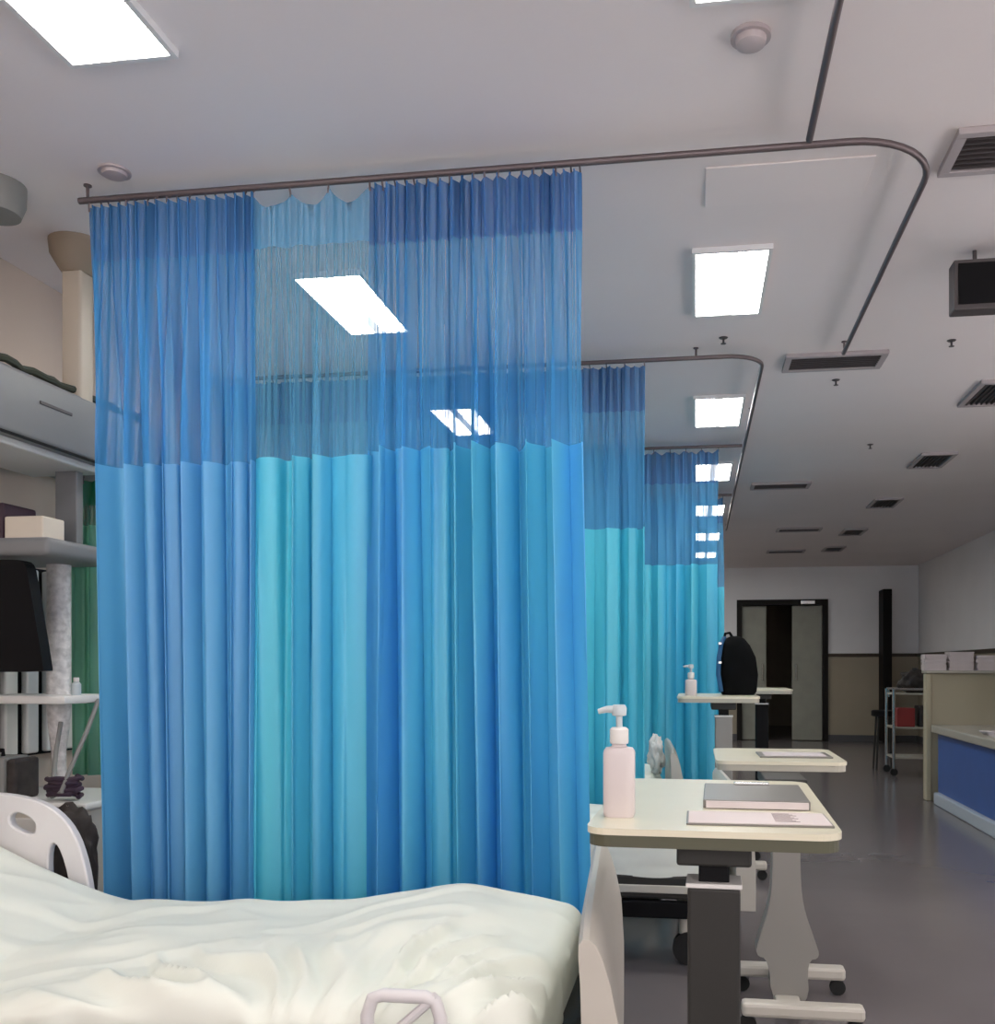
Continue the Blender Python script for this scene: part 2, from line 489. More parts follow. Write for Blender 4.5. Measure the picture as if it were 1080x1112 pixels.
def detector(loc, r, h, lab, cat='smoke detector'):
    t = thing('smoke_detector', lab, cat, loc)
    b = NB(); lathe(b, [(r, -h*.35), (r, 0)], (0, 0, 0), 24); obj('base', b, 'detector', t, True)
    b = NB(); lathe(b, [(r*.45, -h), (r*.72, -h*.85), (r*.78, -h*.35)], (0, 0, 0), 24); obj('sensor', b, 'detector', t, True)
detector((.135, 2.46, ZC), .05, .03, 'round smoke detector on the ceiling at the top right')
detector((-1.83, 2.84, ZC), .05, .018, 'shallow round ceiling fitting above the left end of the curtain')
def sprinkler(loc, lab):
    t = thing('sprinkler_head', lab, 'sprinkler', loc, group='ceiling sprinklers')
    b = NB(); lathe(b, [(.018, -.004), (.022, 0)], (0, 0, 0), 16); obj('base', b, 'louvre', t, True)
    b = NB(); lathe(b, [(.013, -.03), (.013, -.028), (.005, -.026), (.005, -.004)], (0, 0, 0), 12); obj('deflector', b, 'louvre', t, True)
sprinkler((.13, 4.70, ZC), 'sprinkler head just above the second rail loop')
sprinkler((1.22, 4.90, ZC), 'small dark sprinkler head below the hanging display at right')
sprinkler((1.22, 7.10, ZC), 'small dark sprinkler head in the middle of the right-hand ceiling')
sprinkler((.76, 5.48, ZC), 'short dark sprinkler head just beyond the vent at the rail end')

# hanging display at right
t = thing('hanging_display', 'dark box-shaped display hanging from the ceiling at the right edge', 'display', (1.075, 3.86, ZC))
b = NB(); box(b, -.115, .23, -.04, .04, -.235, -.045, .006); obj('housing', b, 'louvre', t)
b = NB(); box(b, -.10, .215, -.044, -.038, -.215, -.06, .002); obj('screen', b, 'black', t)
for xx in (-.03, .15):
    b = NB(); tube(b, [(xx, 0, 0), (xx, 0, -.05)], .008, 8); obj('bracket', b, 'louvre', t)

# dome at left edge
t = thing('ceiling_fitting', 'dark grey rounded ceiling fitting at the left edge', 'ceiling fitting', (-2.27, 2.86, ZC))
b = NB(); lathe(b, [(.05, -.11), (.08, -.10), (.095, -.06), (.097, 0)], (0, 0, 0), 28); obj('housing', b, 'devgrey', t, True)

# ------------------------------------------------------------------ curtain rails
ZR = EYE + 1.53
def rail(name, pts, lab, hang):
    t = thing(name, lab, 'curtain rail', pts[0], group='ceiling curtain rails')
    o0 = Vector(pts[0])
    b = NB(); tube(b, [Vector(p) - o0 for p in pts], .0105, 10)
    obj('track', b, 'rail', t, True)
    for h in hang:
        v = Vector(h) - o0
        b = NB(); tube(b, [v, v + Vector((0, 0, ZC - ZR))], .005, 8); lathe(b, [(.013, ZC-ZR-.004), (.013, ZC-ZR)], v, 12)
        obj('ceiling_bracket', b, 'rail', t, True)
    return t
def corner(cx, cy, r, a0, a1, n=10):
    return [(cx + r*cos(math.radians(a0+(a1-a0)*k/n)), cy + r*sin(math.radians(a0+(a1-a0)*k/n)), ZR) for k in range(n+1)]
Y1, Y2, Y3, Y4 = 2.91, 4.83, 6.78, 8.70
rail('curtain_rail', [(-2.0, Y1, ZR), (-1.0, Y1, ZR), (.44, Y1, ZR)] + corner(.44, Y1+.27, .27, -90, 0) + [(.71, 4.0, ZR), (.71, 4.86, ZR)],
     'nearest ceiling curtain rail, running across then curving away to the right', [(-1.97, Y1, ZR), (.71, 4.84, ZR)])
rail('curtain_rail', [(.325, -1.4, ZR), (.325, 1, ZR), (.325, Y1-.03, ZR)], 'straight ceiling rail running overhead to meet the nearest rail', [(.325, 1.6, ZR), (.325, 0, ZR)])
rail('curtain_rail', [(-2.62, Y2, ZR), (-1, Y2, ZR), (.15, Y2, ZR)] + corner(.15, Y2+.18, .18, -90, 0) + [(.33, Y3, ZR), (.33, 10.9, ZR)],
     'second curtain rail, curving right of the curtains and running along the ward', [(-2.6, Y2, ZR), (0, Y2, ZR), (.33, 6.0, ZR), (.33, 8.0, ZR), (.33, 10.85, ZR)])
rail('curtain_rail', [(-2.62, Y3, ZR), (-1, Y3, ZR), (.315, Y3, ZR)], 'third ceiling curtain rail crossing above the small distant curtain', [(-2.6, Y3, ZR), (-1, Y3, ZR)])
rail('curtain_rail', [(-2.62, Y4, ZR), (-1, Y4, ZR), (.315, Y4, ZR)], 'farthest ceiling curtain rail crossing behind the third curtain', [(-2.6, Y4, ZR), (-1, Y4, ZR)])

# ------------------------------------------------------------------ curtains
def curtain(name, x0, x1, y, zb, zm, zh, cloth, seed, per, a_top, a_bot, lab, hooks, sag=0.006, per2=.085, lean_r=0.0, grp='bedside privacy curtains', zt=None, irr=1.0, lean=0.0):
    """pleated curtain from x0 to x1; fine pleats at the top widening into deep folds below"""
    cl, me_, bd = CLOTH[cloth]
    rnd = random.Random(seed)
    ztop = (ZR - .022) if zt is None else zt
    W = x1 - x0
    n = int(W / per * 12)
    ph1, ph2 = [0.0], [rnd.random() * 6]
    for i in range(n):
        s = i / n * W
        m1 = 1 + irr * .55 * noise.noise(Vector((s * 6, seed, 0)))
        m2 = 1 + irr * 1.15 * noise.noise(Vector((s * 7.5, seed, 7)))
        ph1.append(ph1[-1] + 2*PI * W/n / per * m1)
        ph2.append(ph2[-1] + 2*PI * W/n / per2 * m2)
    def pt(i, z, top):
        s = i / n
        k = min(1, max(0, (ztop - z) / (ztop - zm)))
        kk = k * k * (3 - 2*k)
        env = 1 + .5 * noise.noise(Vector((s * W * 5, seed + 3, z * .2)))
        env2 = 1 + .9 * noise.noise(Vector((s * W * 6, seed + 9, z * .25)))
        yy = a_top * (1 - kk*.75) * env * sin(ph1[i]) + a_bot * kk * env2 * (sin(ph2[i] + .8*noise.noise(Vector((s*W*3, z*.8, seed)))) + .40*sin(1.7*ph2[i] + seed + z*.6))
        xx = x0 + W * s + .28 * a_bot * kk * cos(ph2[i]*2) * .6
        xx += min(per * .20, .008) * (1 if per < .06 else .2) * sin(2*ph1[i]) * (1 - kk) + per2 * .10 * sin(2*ph2[i]) * kk
        xx += (lean * (1 - s) + lean_r * s) * (ztop - z) / 2
        zz = z
        if top:
            hp_ = s * hooks; f = hp_ - math.floor(hp_)
            zz -= sag * (1 - (2*f - 1)**2)
        return (xx, y + yy, zz)
    t = thing(name, lab, 'curtain', (x0, y, zb), group=grp)
    off = Vector((x0, y, zb))
    def part(pname, za, zb_, mm, rows, topflag=False, dy=0.0):
        b = NB()
        g = []
        for j in range(rows + 1):
            z = za + (zb_ - za) * j / rows
            g.append([b.verts.new(Vector(pt(i, z, topflag and j == 0)) - off + Vector((0, dy, 0))) for i in range(n + 1)])
        for j in range(rows):
            for i in range(n):
                b.faces.new((g[j][i], g[j][i+1], g[j+1][i+1], g[j+1][i]))
        o = obj(pname, b, mm, t, True, False)
        return o
    part('header_band', ztop, zh, bd, 4, True)
    part('mesh_panel', zh, zm, me_, 12)
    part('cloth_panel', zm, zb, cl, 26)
    for h in range(hooks + 1):
        i = min(n, int(n * h / hooks))
        p = Vector(pt(i, ztop, False)) - off
        b = NB()
        topz = (ZR - .008) - zb if zt is None else ztop - zb + .02
        tube(b, [p + Vector((0, .002, -.015)), p + Vector((0, 0, 0)), Vector((p.x, 0, topz))], .003, 6)
        obj('hook', b, 'rail', t)
    return t
HB, MB_ = .235, None
zmesh = EYE + .665
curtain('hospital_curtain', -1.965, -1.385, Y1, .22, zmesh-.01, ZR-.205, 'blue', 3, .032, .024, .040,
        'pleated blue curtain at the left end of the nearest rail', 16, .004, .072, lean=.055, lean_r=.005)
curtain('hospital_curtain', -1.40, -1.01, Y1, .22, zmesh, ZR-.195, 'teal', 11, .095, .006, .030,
        'flat curtain, teal from light shining through overlapping cloth, stretched between the pleated ones, with the ceiling panel showing through', 3, .045, .10, irr=.8)
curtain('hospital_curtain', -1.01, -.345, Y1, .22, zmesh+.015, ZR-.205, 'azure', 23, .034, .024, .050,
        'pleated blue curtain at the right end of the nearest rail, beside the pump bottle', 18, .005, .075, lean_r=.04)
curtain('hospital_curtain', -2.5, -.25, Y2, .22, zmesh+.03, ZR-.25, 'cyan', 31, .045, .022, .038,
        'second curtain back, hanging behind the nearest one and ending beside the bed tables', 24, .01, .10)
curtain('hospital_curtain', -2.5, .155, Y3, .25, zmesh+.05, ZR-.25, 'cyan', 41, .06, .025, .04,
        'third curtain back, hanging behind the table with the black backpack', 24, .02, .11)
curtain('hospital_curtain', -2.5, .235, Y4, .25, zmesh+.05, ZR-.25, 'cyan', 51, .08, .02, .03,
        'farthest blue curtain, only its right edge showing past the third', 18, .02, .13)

# ------------------------------------------------------------------ hospital beds
BW0, BW1 = -.46, .46         # bed half width, local Y; local X = 0 at the foot, negative to the head
def bed(loc, lab):
    t = thing('hospital_bed', lab, 'hospital bed', loc, group='hospital beds')
    b = NB()
    box(b, -2.02, -.06, BW0, BW1, .27, .36, .01); box(b, -1.7, -.3, -.3, .3, .17, .27, .01)
    obj('frame', b, 'darkgrey', t)
    b = NB(); box(b, -1.98, -.10, BW0-.012, BW0, .295, .325, .004); box(b, -1.98, -.10, BW1, BW1+.012, .295, .325, .004)
    obj('side_trim', b, 'bedplastic', t)
    b = NB(); box(b, -1.9, -.12, BW0-.01, BW0+.02, .20, .265, .006); box(b, -1.9, -.12, BW1-.02, BW1+.01, .20, .265, .006)
    obj('side_bar', b, 'black', t)
    for lx in (-1.8, -.2):
        for ly in (-.36, .36):
            b = NB(); tube(b, [(lx, ly, .27), (lx, ly, .12)], .022, 10); obj_leg = obj('leg', b, 'bedplastic', t, True)
            b = NB()
            tube(b, [(lx+.02, ly-.022, .065), (lx+.02, ly+.022, .065)], .065, 20)
            obj('wheel', b, 'rubber', obj_leg, True)
    # footboard: moulded board, thick at the base, thin rounded top
    b = NB()
    rows = [(.24, .072, .012), (.40, .072, .012), (.52, .066, .008), (.60, .054, .0), (.65, .044, -.008), (.68, .032, -.014), (.692, .012, -.016)]
    ny = 16; ring = []
    for j in range(ny + 1):
        v = -1 + 2 * j / ny
        lp = []
        taper = (1 - abs(v)**10 * .14)
        for z, th, xo in rows:
            zz = z if z < .5 else .5 + (z - .5) * taper
            lp.append((xo + th/2 - .015 - .033*v, zz))
        for z, th, xo in rows[::-1]:
            zz = z if z < .5 else .5 + (z - .5) * taper
            lp.append((xo - th/2 - .015 - .033*v, zz))
        ring.append([b.verts.new((x, v * .47, z)) for x, z in lp])
    m_ = len(ring[0])
    for j in range(ny):
        for k in range(m_):
            b.faces.new((ring[j][k], ring[j][(k+1) % m_], ring[j+1][(k+1) % m_], ring[j+1][k]))
    b.faces.new(ring[0][::-1]); b.faces.new(ring[-1])
    obj('footboard', b, 'bedplastic', t, True)
    b = NB()
    plate(b, smooth_loop([(-.48, .3), (.48, .3), (.48, .85), (.3, .95), (-.3, .95), (-.48, .85)], 2), [smooth_loop([(-.15, .84), (.15, .84), (.15, .9), (-.15, .9)], 2)],
          lambda a, c, d: Vector((d, a, c)), -2.06, -2.02)
    obj('headboard', b, 'bedplastic', t, True)
    # raised far-side head rail with two cut-outs
    X = lambda v: v
    SH = -.075
    sh = lambda q: smooth_loop([(a + SH, c) for a, c in q], 2)
    outer = sh([(-1.555, .30), (-1.512, .42), (-1.535, .56), (-1.575, .665), (-1.65, .735), (-1.76, .765), (-1.90, .77), (-1.98, .70), (-1.98, .45), (-1.93, .30)])
    h1 = sh([(-1.78, .665), (-1.70, .640), (-1.70, .690), (-1.76, .715), (-1.79, .70)])
    h2 = sh([(-1.655, .46), (-1.60, .445), (-1.585, .50), (-1.625, .625), (-1.66, .615)])
    h3 = sh([(-1.92, .64), (-1.82, .67), (-1.82, .715), (-1.92, .72)])
    b = NB(); plate(b, outer, [h1, h2, h3], lambda a, c, d: Vector((a, d, c)), .475, .505)
    sr = obj('side_rail', b, 'bedrail', t, True)
    bv = sr.modifiers.new('round', 'BEVEL'); bv.width = .006; bv.segments = 2; bv.limit_method = 'ANGLE'
    # lowered near-side rail
    b = NB()
    tube(b, [(-.40, -.475, .30), (-.40, -.478, .515), (-.39, -.478, .545), (-.37, -.478, .552), (-.29, -.478, .552), (-.272, -.478, .545), (-.262, -.478, .515), (-.262, -.475, .30)], .0125, 10)
    tube(b, [(-.40, -.478, .44), (-.27, -.478, .555)], .009, 8)
    obj('grab_rail', b, 'bedrail', t, True)
    return t

BED = [(-.195, 2.18), (.155, 4.15), (-.13, 5.98), (-.1, 7.9)]
bl = ['nearest hospital bed with cream footboard edge beside the pump bottle table', 'second hospital bed, seen under the nearest bed table',
      'third hospital bed with only its footboard edge showing past the curtain', 'farthest hospital bed hidden beyond the third curtain']
beds = []
for i, (x, y) in enumerate(BED[:3]):
    if i == 0: beds.append(bed((x, y, 0), bl[0]))
    else:
        beds.append(dup(beds[0], (x, y, 0), 0, bl[i]))
        for ch in list(beds[-1].children):
            if ch.name.startswith('grab_rail'): bpy.data.objects.remove(ch)

def mattress(loc, lab):
    b = NB()
    prof = [(-.12, .361), (-.12, .44), (-1.45, .44), (-1.97, .53), (-1.97, .44), (-1.45, .361)]
    plate(b, prof, [], lambda a, c, d: Vector((a, d, c)), -.43, .43)
    o = obj('mattress', b, 'mattress'); o.location = loc
    return tag(o, lab, 'mattress', 'bed mattresses')
for i, (x, y) in enumerate(BED[:3]):
    mattress((x, y, 0), ['mattress under the white duvet of the nearest bed', 'mattress under the folded white blanket of the second bed', 'mattress of the third bed behind the curtains'][i])

def duvet(loc, lab, seed, hem, nx=220, ny=130, big=True):
    """white cover lying over the mattress with wrinkles and hanging sides"""
    x0, x1 = -1.93, -.105
    R = .05
    b = NB(); g = []
    Lx, Ly = (x1 - x0), .90
    over = .5 - hem
    def edge(d, lim):
        # d: distance past the flat part; returns outward, down
        if d <= 0: return 0.0, 0.0
        arc = R * PI / 2
        if d < arc:
            a = d / R; return R * sin(a), R * (1 - cos(a))
        return R, R + (d - arc)
    for i in range(nx + 1):
        u = i / nx * (Lx + over)          # from head to foot and past it
        row = []
        ex = u - (Lx - R)
        ox, dx_ = edge(ex, over)
        X_ = x0 + min(u, Lx - R) + ox
        for j in range(ny + 1):
            v = -(Ly/2 + over) + (Ly + 2*over) * j / ny
            ey = abs(v) - (Ly/2 - R)
            oy, dy_ = edge(ey, over)
            Y_ = math.copysign(min(abs(v), Ly/2 - R) + oy, v)
            corner_ = dx_ > 0 and dy_ > 0
            z = .505 - max(dx_, dy_) - (.3 * min(dx_, dy_) if corner_ else 0)
            z = max(z, hem + .01 * noise.noise(Vector((X_*5, Y_*5, seed))))
            # raised backrest
            if X_ < -1.42: z += (-1.42 - X_) * .28 * max(0.0, 1 - max(dx_, dy_)/.4)
            p = Vector((X_, Y_, 0))
            big_ = noise.noise(Vector((X_*2.2 + seed, Y_*1.6, seed))) * .026
            med = noise.noise(Vector((X_*5 + Y_*3, Y_*4 - X_*2, seed*2))) * .013
            # fan of creases pulled from the near edge, fading out across the cover
            px_, py_ = X_ + .50, Y_ + .62
            rad = math.hypot(px_, py_); ang = math.atan2(py_, px_)
            cr = (1 - min(1, abs(noise.noise(Vector((ang*5.0 + .6*noise.noise(Vector((X_*4, Y_*4, 2))), rad*1.6, seed))) * 3.2))) * .050
            cr *= max(0.0, 1 - abs(rad - .42)/.34)
            cr2 = (1 - min(1, abs(noise.noise(Vector((X_*2.4 + Y_*1.5 + seed, Y_*6.5 - X_*2.0, seed*5))) * 2.6))) * .010
            h = big_ + med + cr + cr2 - .006
            foot = .055 * math.exp(-((X_ + .40)/.20)**2) * (1 if big else .3) * math.exp(-((Y_-.22)/.35)**2)
            h += foot - .035 * math.exp(-((X_ + 1.35)/.35)**2) * (1 if big else 0)
            out = max(dx_, dy_)
            if out > .03:
                n_ = .022 * noise.noise(Vector((X_*9, Y_*9, z*2.5 + seed))) if big else .035 * noise.noise(Vector((X_*3, Y_*2, z*38 + seed)))
                side = 1.0 if dy_ >= dx_ else 0.0
                Yp = Y_ + math.copysign(max(0, n_), v) * side
                Xp = X_ + max(0, n_) * (1 - side)
                row.append(b.verts.new((Xp, Yp, z + h * max(0, 1 - out/.12))))
            else:
                row.append(b.verts.new((X_, Y_, z + h)))
        g.append(row)
    for i in range(nx):
        for j in range(ny):
            b.faces.new((g[i][j], g[i+1][j], g[i+1][j+1], g[i][j+1]))
    o = obj('duvet', b, 'sheet', None, True, False)
    o.location = loc
    so = o.modifiers.new('thick', 'SOLIDIFY'); so.thickness = .008; so.offset = -1
    return tag(o, lab, 'duvet', 'white duvets on the beds')
duvet((BED[0][0], BED[0][1], 0), 'large rumpled white duvet across the nearest bed', 3, .30)
duvet((BED[1][0], BED[1][1], 0), 'white duvet on the second bed, seen under the nearest table', 8, .33, 90, 60, False)
duvet((BED[2][0], BED[2][1], 0), 'white duvet on the third bed, mostly behind the curtains', 13, .33, 90, 60, False)

# crumpled white bag on third bed
def blob(name, m, loc, sx, sy, sz, seed, amp, parent=None, sub=4, boxy=1.0):
    b = NB(); bmesh.ops.create_icosphere(b, subdivisions=sub, radius=1)
    for v in b.verts:
        d = v.co.copy()
        if boxy != 1.0:
            d = Vector([math.copysign(abs(c)**boxy, c) for c in d])
        k = 1 + amp * noise.noise(d * 2.2 + Vector((seed, 0, 0))) + amp*.5 * noise.noise(d * 6 + Vector((0, seed, 0)))
        v.co = Vector((d.x * sx * k, d.y * sy * k, max(d.z * k, -1.0) * sz))
    o = obj(name, b, m, parent, True, False); o.location = loc
    return o
o = blob('plastic_bag', 'plastic', (-.235, 5.78, .625), .045, .05, .11, 5, .45)
tag(o, 'small crumpled white bag on the third bed beside the curtain edge', 'bag')

# ------------------------------------------------------------------ overbed tables
def overbed(loc, h, L, lab, colx, colm, basey, W=.455, rz=0.0, coly=(.06, .14), flare=False, basem='bedplastic', colw=.096, edge='creamedge'):
    """local origin on the floor below the near left corner of the top; top spans x 0..W, y 0..L"""
    t = thing('overbed_table', lab, 'overbed table', loc, rz, group='overbed tables')
    b = NB(); plate(b, rrect(0, W, 0, L, .045), [], lambda a, c, d: Vector((a, c, d)), h-.012, h)
    obj('tabletop', b, 'cream', t)
    b = NB(); plate(b, rrect(.004, W-.004, .004, L-.004, .042), [], lambda a, c, d: Vector((a, c, d)), h-.034, h-.012)
    obj('edge_trim', b, edge, t)
    b = NB(); box(b, colx-.02, colx+.02+colw, coly[0]-.0, min(L-.04, coly[1]+.30), h-.075, h-.034, .005)
    obj('support_bracket', b, 'darkgrey', t)
    y0, y1 = coly
    b = NB()
    if not flare:
        box(b, colx+.02, colx+colw-.02, y0+.015, y1-.015, .45, h-.07, .004)
        col = obj('inner_post', b, 'black', t)
        b = NB(); box(b, colx, colx+colw, y0, y1, .06, h-.115, .006)
        obj('column', b, colm, t)
        b = NB(); box(b, colx-.003, colx+colw+.003, y0-.003, y1+.003, h-.115, h-.106, .002); obj('collar', b, 'plastic', t)
    else:
        cxm = colx + colw/2
        pr = [(-.052, h-.07), (-.045, .60), (-.042, .50), (-.05, .38), (-.085, .27), (-.10, .21), (-.055, .20), (-.045, .05), (.075, .05), (.065, .20), (.11, .21), (.09, .27), (.052, .38), (.045, .50), (.045, .60), (.05, h-.07)]
        pr = smooth_loop([(cxm + a, c) for a, c in pr], 2)
        plate(b, pr, [], lambda a, c, d: Vector((a, d, c)), y0, y1)
        obj('column', b, colm, t)
    # base: two long feet joined by a spine
    by0, by1 = basey
    for by in (by0, by1):
        b = NB(); box(b, colx-.10, colx+.275, by-.03, by+.03, .055, .10, .012); ft = obj('foot', b, basem, t)
        for wx in (colx-.08, colx+.25):
            b = NB(); tube(b, [(wx, by-.012, .027), (wx, by+.012, .027)], .027, 14); tube(b, [(wx, by, .03), (wx, by, .06)], .01, 8)
            obj('castor', b, 'rubber', ft, True)
    b = NB(); box(b, colx+.01, colx+.09, by0, by1, .058, .085, .008); obj('spine', b, basem, t)
    return t
T1 = (-.20, 1.74)
overbed((T1[0], T1[1], 0), EYE-.29, .80, 'nearest overbed table, cream top carrying the pump bottle and papers', .183, 'darkgrey', (-.12, .45), rz=-.025, edge='olive')
overbed((.07, 3.47, 0), EYE-.33, .56, 'second overbed table with flared grey column, behind the nearest one', .172, 'midgrey', (-.36, .04), flare=True, coly=(-.25, -.17))
overbed((-.105, 5.40, 0), EYE-.16, .70, 'third overbed table carrying the black backpack and small bottle', .21, 'midgrey', (-.05, .5))
overbed((.27, 7.45, 0), EYE-.165, .70, 'farthest overbed table, a thin pale top right of the backpack', .18, 'black', (-.05, .5))

# pump bottle
def pump(name, loc, lab, h, r, body, scale=1.0):
    t = thing(name, lab, 'pump bottle', loc, .0, group='hand sanitiser bottles')
    s = scale
    b = NB()
    rings = [(0, .9), (.006, 1), (h*.97, 1), (h*1.0, .97), (h+.006, .85), (h+.008, .5), (h+.016, .4)]
    vv = []
    for z, k in rings:
        vv.append([b.verts.new(((abs(cos(a))**.6*math.copysign(1, cos(a))) * r * k, (abs(sin(a))**.6*math.copysign(1, sin(a))) * r*.7 * k, z)) for a in [2*PI*i/28+.01 for i in range(28)]])
    for i in range(len(vv)-1):
        for k in range(28): b.faces.new((vv[i][k], vv[i][(k+1)%28], vv[i+1][(k+1)%28], vv[i+1][k]))
    b.faces.new(vv[0][::-1]); b.faces.new(vv[-1])
    obj('body', b, body, t, True)
    b = NB(); lathe(b, [(.015*s, h+.014), (.016*s, h+.018), (.016*s, h+.036*s), (.012*s, h+.040*s)], (0,0,0), 20); obj('collar', b, 'plastic', t, True)
    b = NB(); lathe(b, [(.0055*s, h+.036*s), (.0055*s, h+.058*s), (.012*s, h+.060*s), (.013*s, h+.072*s), (.010*s, h+.078*s)], (0,0,0), 16)
    tube(b, [(0, 0, h+.070*s), (-.022*s, 0, h+.070*s), (-.036*s, -.002, h+.066*s)], [.008*s, .006*s, .0045*s], 10)
    obj('pump_head', b, 'pumpgrey', t, True)
    return t
pump('pump_bottle', (-.148, 1.885, EYE-.29), 'white pump bottle on the nearest overbed table', .128, .031, 'pink', 1.15)
pump('pump_bottle', (-.028, 5.60, EYE-.16), 'tiny pinkish pump bottle on the third overbed table', .085, .033, 'pink', 1.2)

# folder, clipboard, papers
zt1 = EYE - .29
def flat_item(name, cat, loc, rz, w_, d_, h_, m, lab, extra=None):
    t = thing(name, lab, cat, loc, rz)
    b = NB(); box(b, -w_/2, w_/2, -d_/2, d_/2, 0, h_, min(.002, h_*.3)); obj('cover', b, m, t)
    if extra: extra(t, w_, d_, h_)
    return t
def folder_extra(t, w_, d_, h_):
    b = NB(); box(b, -w_/2+.006, w_/2-.004, -d_/2-.006, d_/2-.01, h_*.0+.002, h_-.002, .0005)
    obj('pages', b, 'papers', t)
    b = NB(); box(b, -.04, .04, d_/2-.03, d_/2-.008, h_, h_+.006, .002); obj('clip', b, 'chrome', t)
flat_item('folder', 'folder', (.125, 2.16, zt1), -.02, .215, .29, .018, 'board', 'grey folder with white pages lying at the back of the nearest table', folder_extra)
def clip_extra(t, w_, d_, h_):
    b = NB(); box(b, -w_/2+.004, w_/2-.004, -d_/2+.004, d_/2-.012, h_, h_+.0015); pg = obj('form_sheet', b, 'paper', t)
    b = NB()
    for k in range(9):
        yy = -d_/2 + .03 + k * .012
        box(b, .03, .075 - .006*(k % 3), yy, yy+.003, h_+.0014, h_+.0020)
    obj('printed_lines', b, 'ink', pg)
flat_item('clipboard', 'clipboard', (.115, 1.875, zt1), 0.0, .265, .155, .004, 'board', 'clipboard with a pinkish form near the front of the nearest table', clip_extra)
zt2 = EYE - .33
def tab_extra(t, w_, d_, h_):
    b = NB(); box(b, -w_/2+.02, w_/2-.02, -d_/2+.02, d_/2-.02, h_, h_+.0012); obj('sheet', b, 'papers', t)
flat_item('clipboard', 'clipboard', (.36, 3.71, zt2), 0.02, .26, .20, .006, 'board', 'dark clipboard with a pale sheet on the second overbed table', tab_extra)

# backpack on third table
t = thing('backpack', 'black backpack with blue side standing on the third overbed table', 'backpack', (.245, 5.78, EYE-.16), 0.1)
b = NB()
n = 20; rg = []
prof = [(0, .092, .06), (.02, .105, .075), (.12, .113, .085), (.22, .105, .08), (.29, .082, .065), (.33, .055, .045), (.345, .02, .02)]
for z, rx, ry in prof:
    rg.append([b.verts.new(((-.022 * max(0, z-.18)/.16) + math.copysign(abs(cos(a))**.6, cos(a))*rx, math.copysign(abs(sin(a))**.6, sin(a))*ry, z)) for a in [2*PI*i/n+.01 for i in range(n)]])
for i in range(len(rg)-1):
    for k in range(n): b.faces.new((rg[i][k], rg[i][(k+1)%n], rg[i+1][(k+1)%n], rg[i+1][k]))
b.faces.new(rg[0][::-1]); b.faces.new(rg[-1])
obj('body', b, 'backpack', t, True)
b = NB(); tube(b, [(-.03, 0, .335), (-.05, 0, .365), (-.075, 0, .36), (-.085, 0, .32)], .008, 8); obj('carry_loop', b, 'backpack', t, True)
b = NB(); tube(b, [(-.105, -.05, .02), (-.122, -.055, .12), (-.118, -.05, .22), (-.10, -.03, .30), (-.08, 0, .335)], .014, 8); obj('shoulder_strap', b, 'bluetrim', t, True)
for z in (.19, .30):
    b = NB(); box(b, -.125, -.105, -.07, -.058, z-.008, z+.008, .003); obj('buckle', b, 'chrome', t)

# ------------------------------------------------------------------ left: ceiling pendant beam and bedside equipment
t = thing('ceiling_pendant', 'grey horizontal supply beam hung by a beige post at the left edge', 'ceiling pendant', (-2.42, 3.3, ZC))
def L(b_): return b_
ox, oy, oz = -2.42, 3.3, ZC
b = NB(); box(b, -2.60-ox, -2.23-ox, 1.6-oy, 4.3-oy, 1.92-oz, 2.15-oz, .02, 3); bm_beam = obj('beam', b, 'beamgrey', t, True)
b = NB(); box(b, -2.226-ox-.008, -2.226-ox, 1.65-oy, 4.25-oy, 1.918-oz, 1.926-oz); obj('seam', b, 'black', bm_beam)
b = NB(); box(b, -2.232-ox, -2.226-ox, 3.03-oy, 3.20-oy, 2.058-oz, 2.068-oz); obj('slot', b, 'louvre', bm_beam)
b = NB(); box(b, -2.57-ox, -2.27-ox, 2.75-oy, 3.45-oy, 1.895-oz, 1.922-oz, .008); obj('diffuser', b, 'beamlight', t)
b = NB(); box(b, -2.315-ox, -2.235-ox, 3.26-oy, 3.34-oy, 2.13-oz, -.09, .012, 3); obj('post', b, 'beige', t, True)
b = NB(); lathe(b, [(.05, -.12), (.065, -.10), (.095, -.05), (.10, 0)], (-2.275-ox, 3.3-oy, 0), 24); obj('flange', b, 'beigedark', t, True)
# cables lying on the beam
for k in range(1):
    b = NB(); pts = []
    for i in range(26):
        y = 2.5 + i * .05
        pts.append((-2.27 + .012*sin(i*1.7), y, 2.165 + .012 * abs(sin(i * 1.3))))
    tube(b, pts, .014, 8)
    tag(obj('cable', b, 'leafdark', None, True), 'dark cable lying along the top of the grey pendant beam', 'cable')

# equipment column with shelves under the beam
t = thing('equipment_column', 'pale speckled equipment column with shelves below the pendant beam', 'equipment column', (-2.36, 3.32, .70))
ox, oy, oz = -2.36, 3.32, .70
b = NB()
lathe(b, [(.026, 0), (.026, .14), (.036, .22), (.042, .3), (.042, .84)], (-2.365-ox, 3.32-oy, 0), 20); obj('post', b, 'speck', t, True)
b = NB(); box(b, -2.60-ox, -2.19-ox, 3.02-oy, 3.42-oy, 1.535-oz, 1.60-oz, .02, 3, mtx=None); obj('upper_shelf', b, 'beamgrey', t, True)
b = NB(); box(b, -2.60-ox, -2.20-ox, 3.12-oy, 3.42-oy, 1.02-oz, 1.05-oz, .008, 2); obj('lower_shelf', b, 'plastic', t, True)
b = NB(); box(b, -2.41-ox, -2.32-ox, 3.36-oy, 3.40-oy, 1.60-oz, 1.92-oz, .004); obj('hanger', b, 'beamgrey', t)

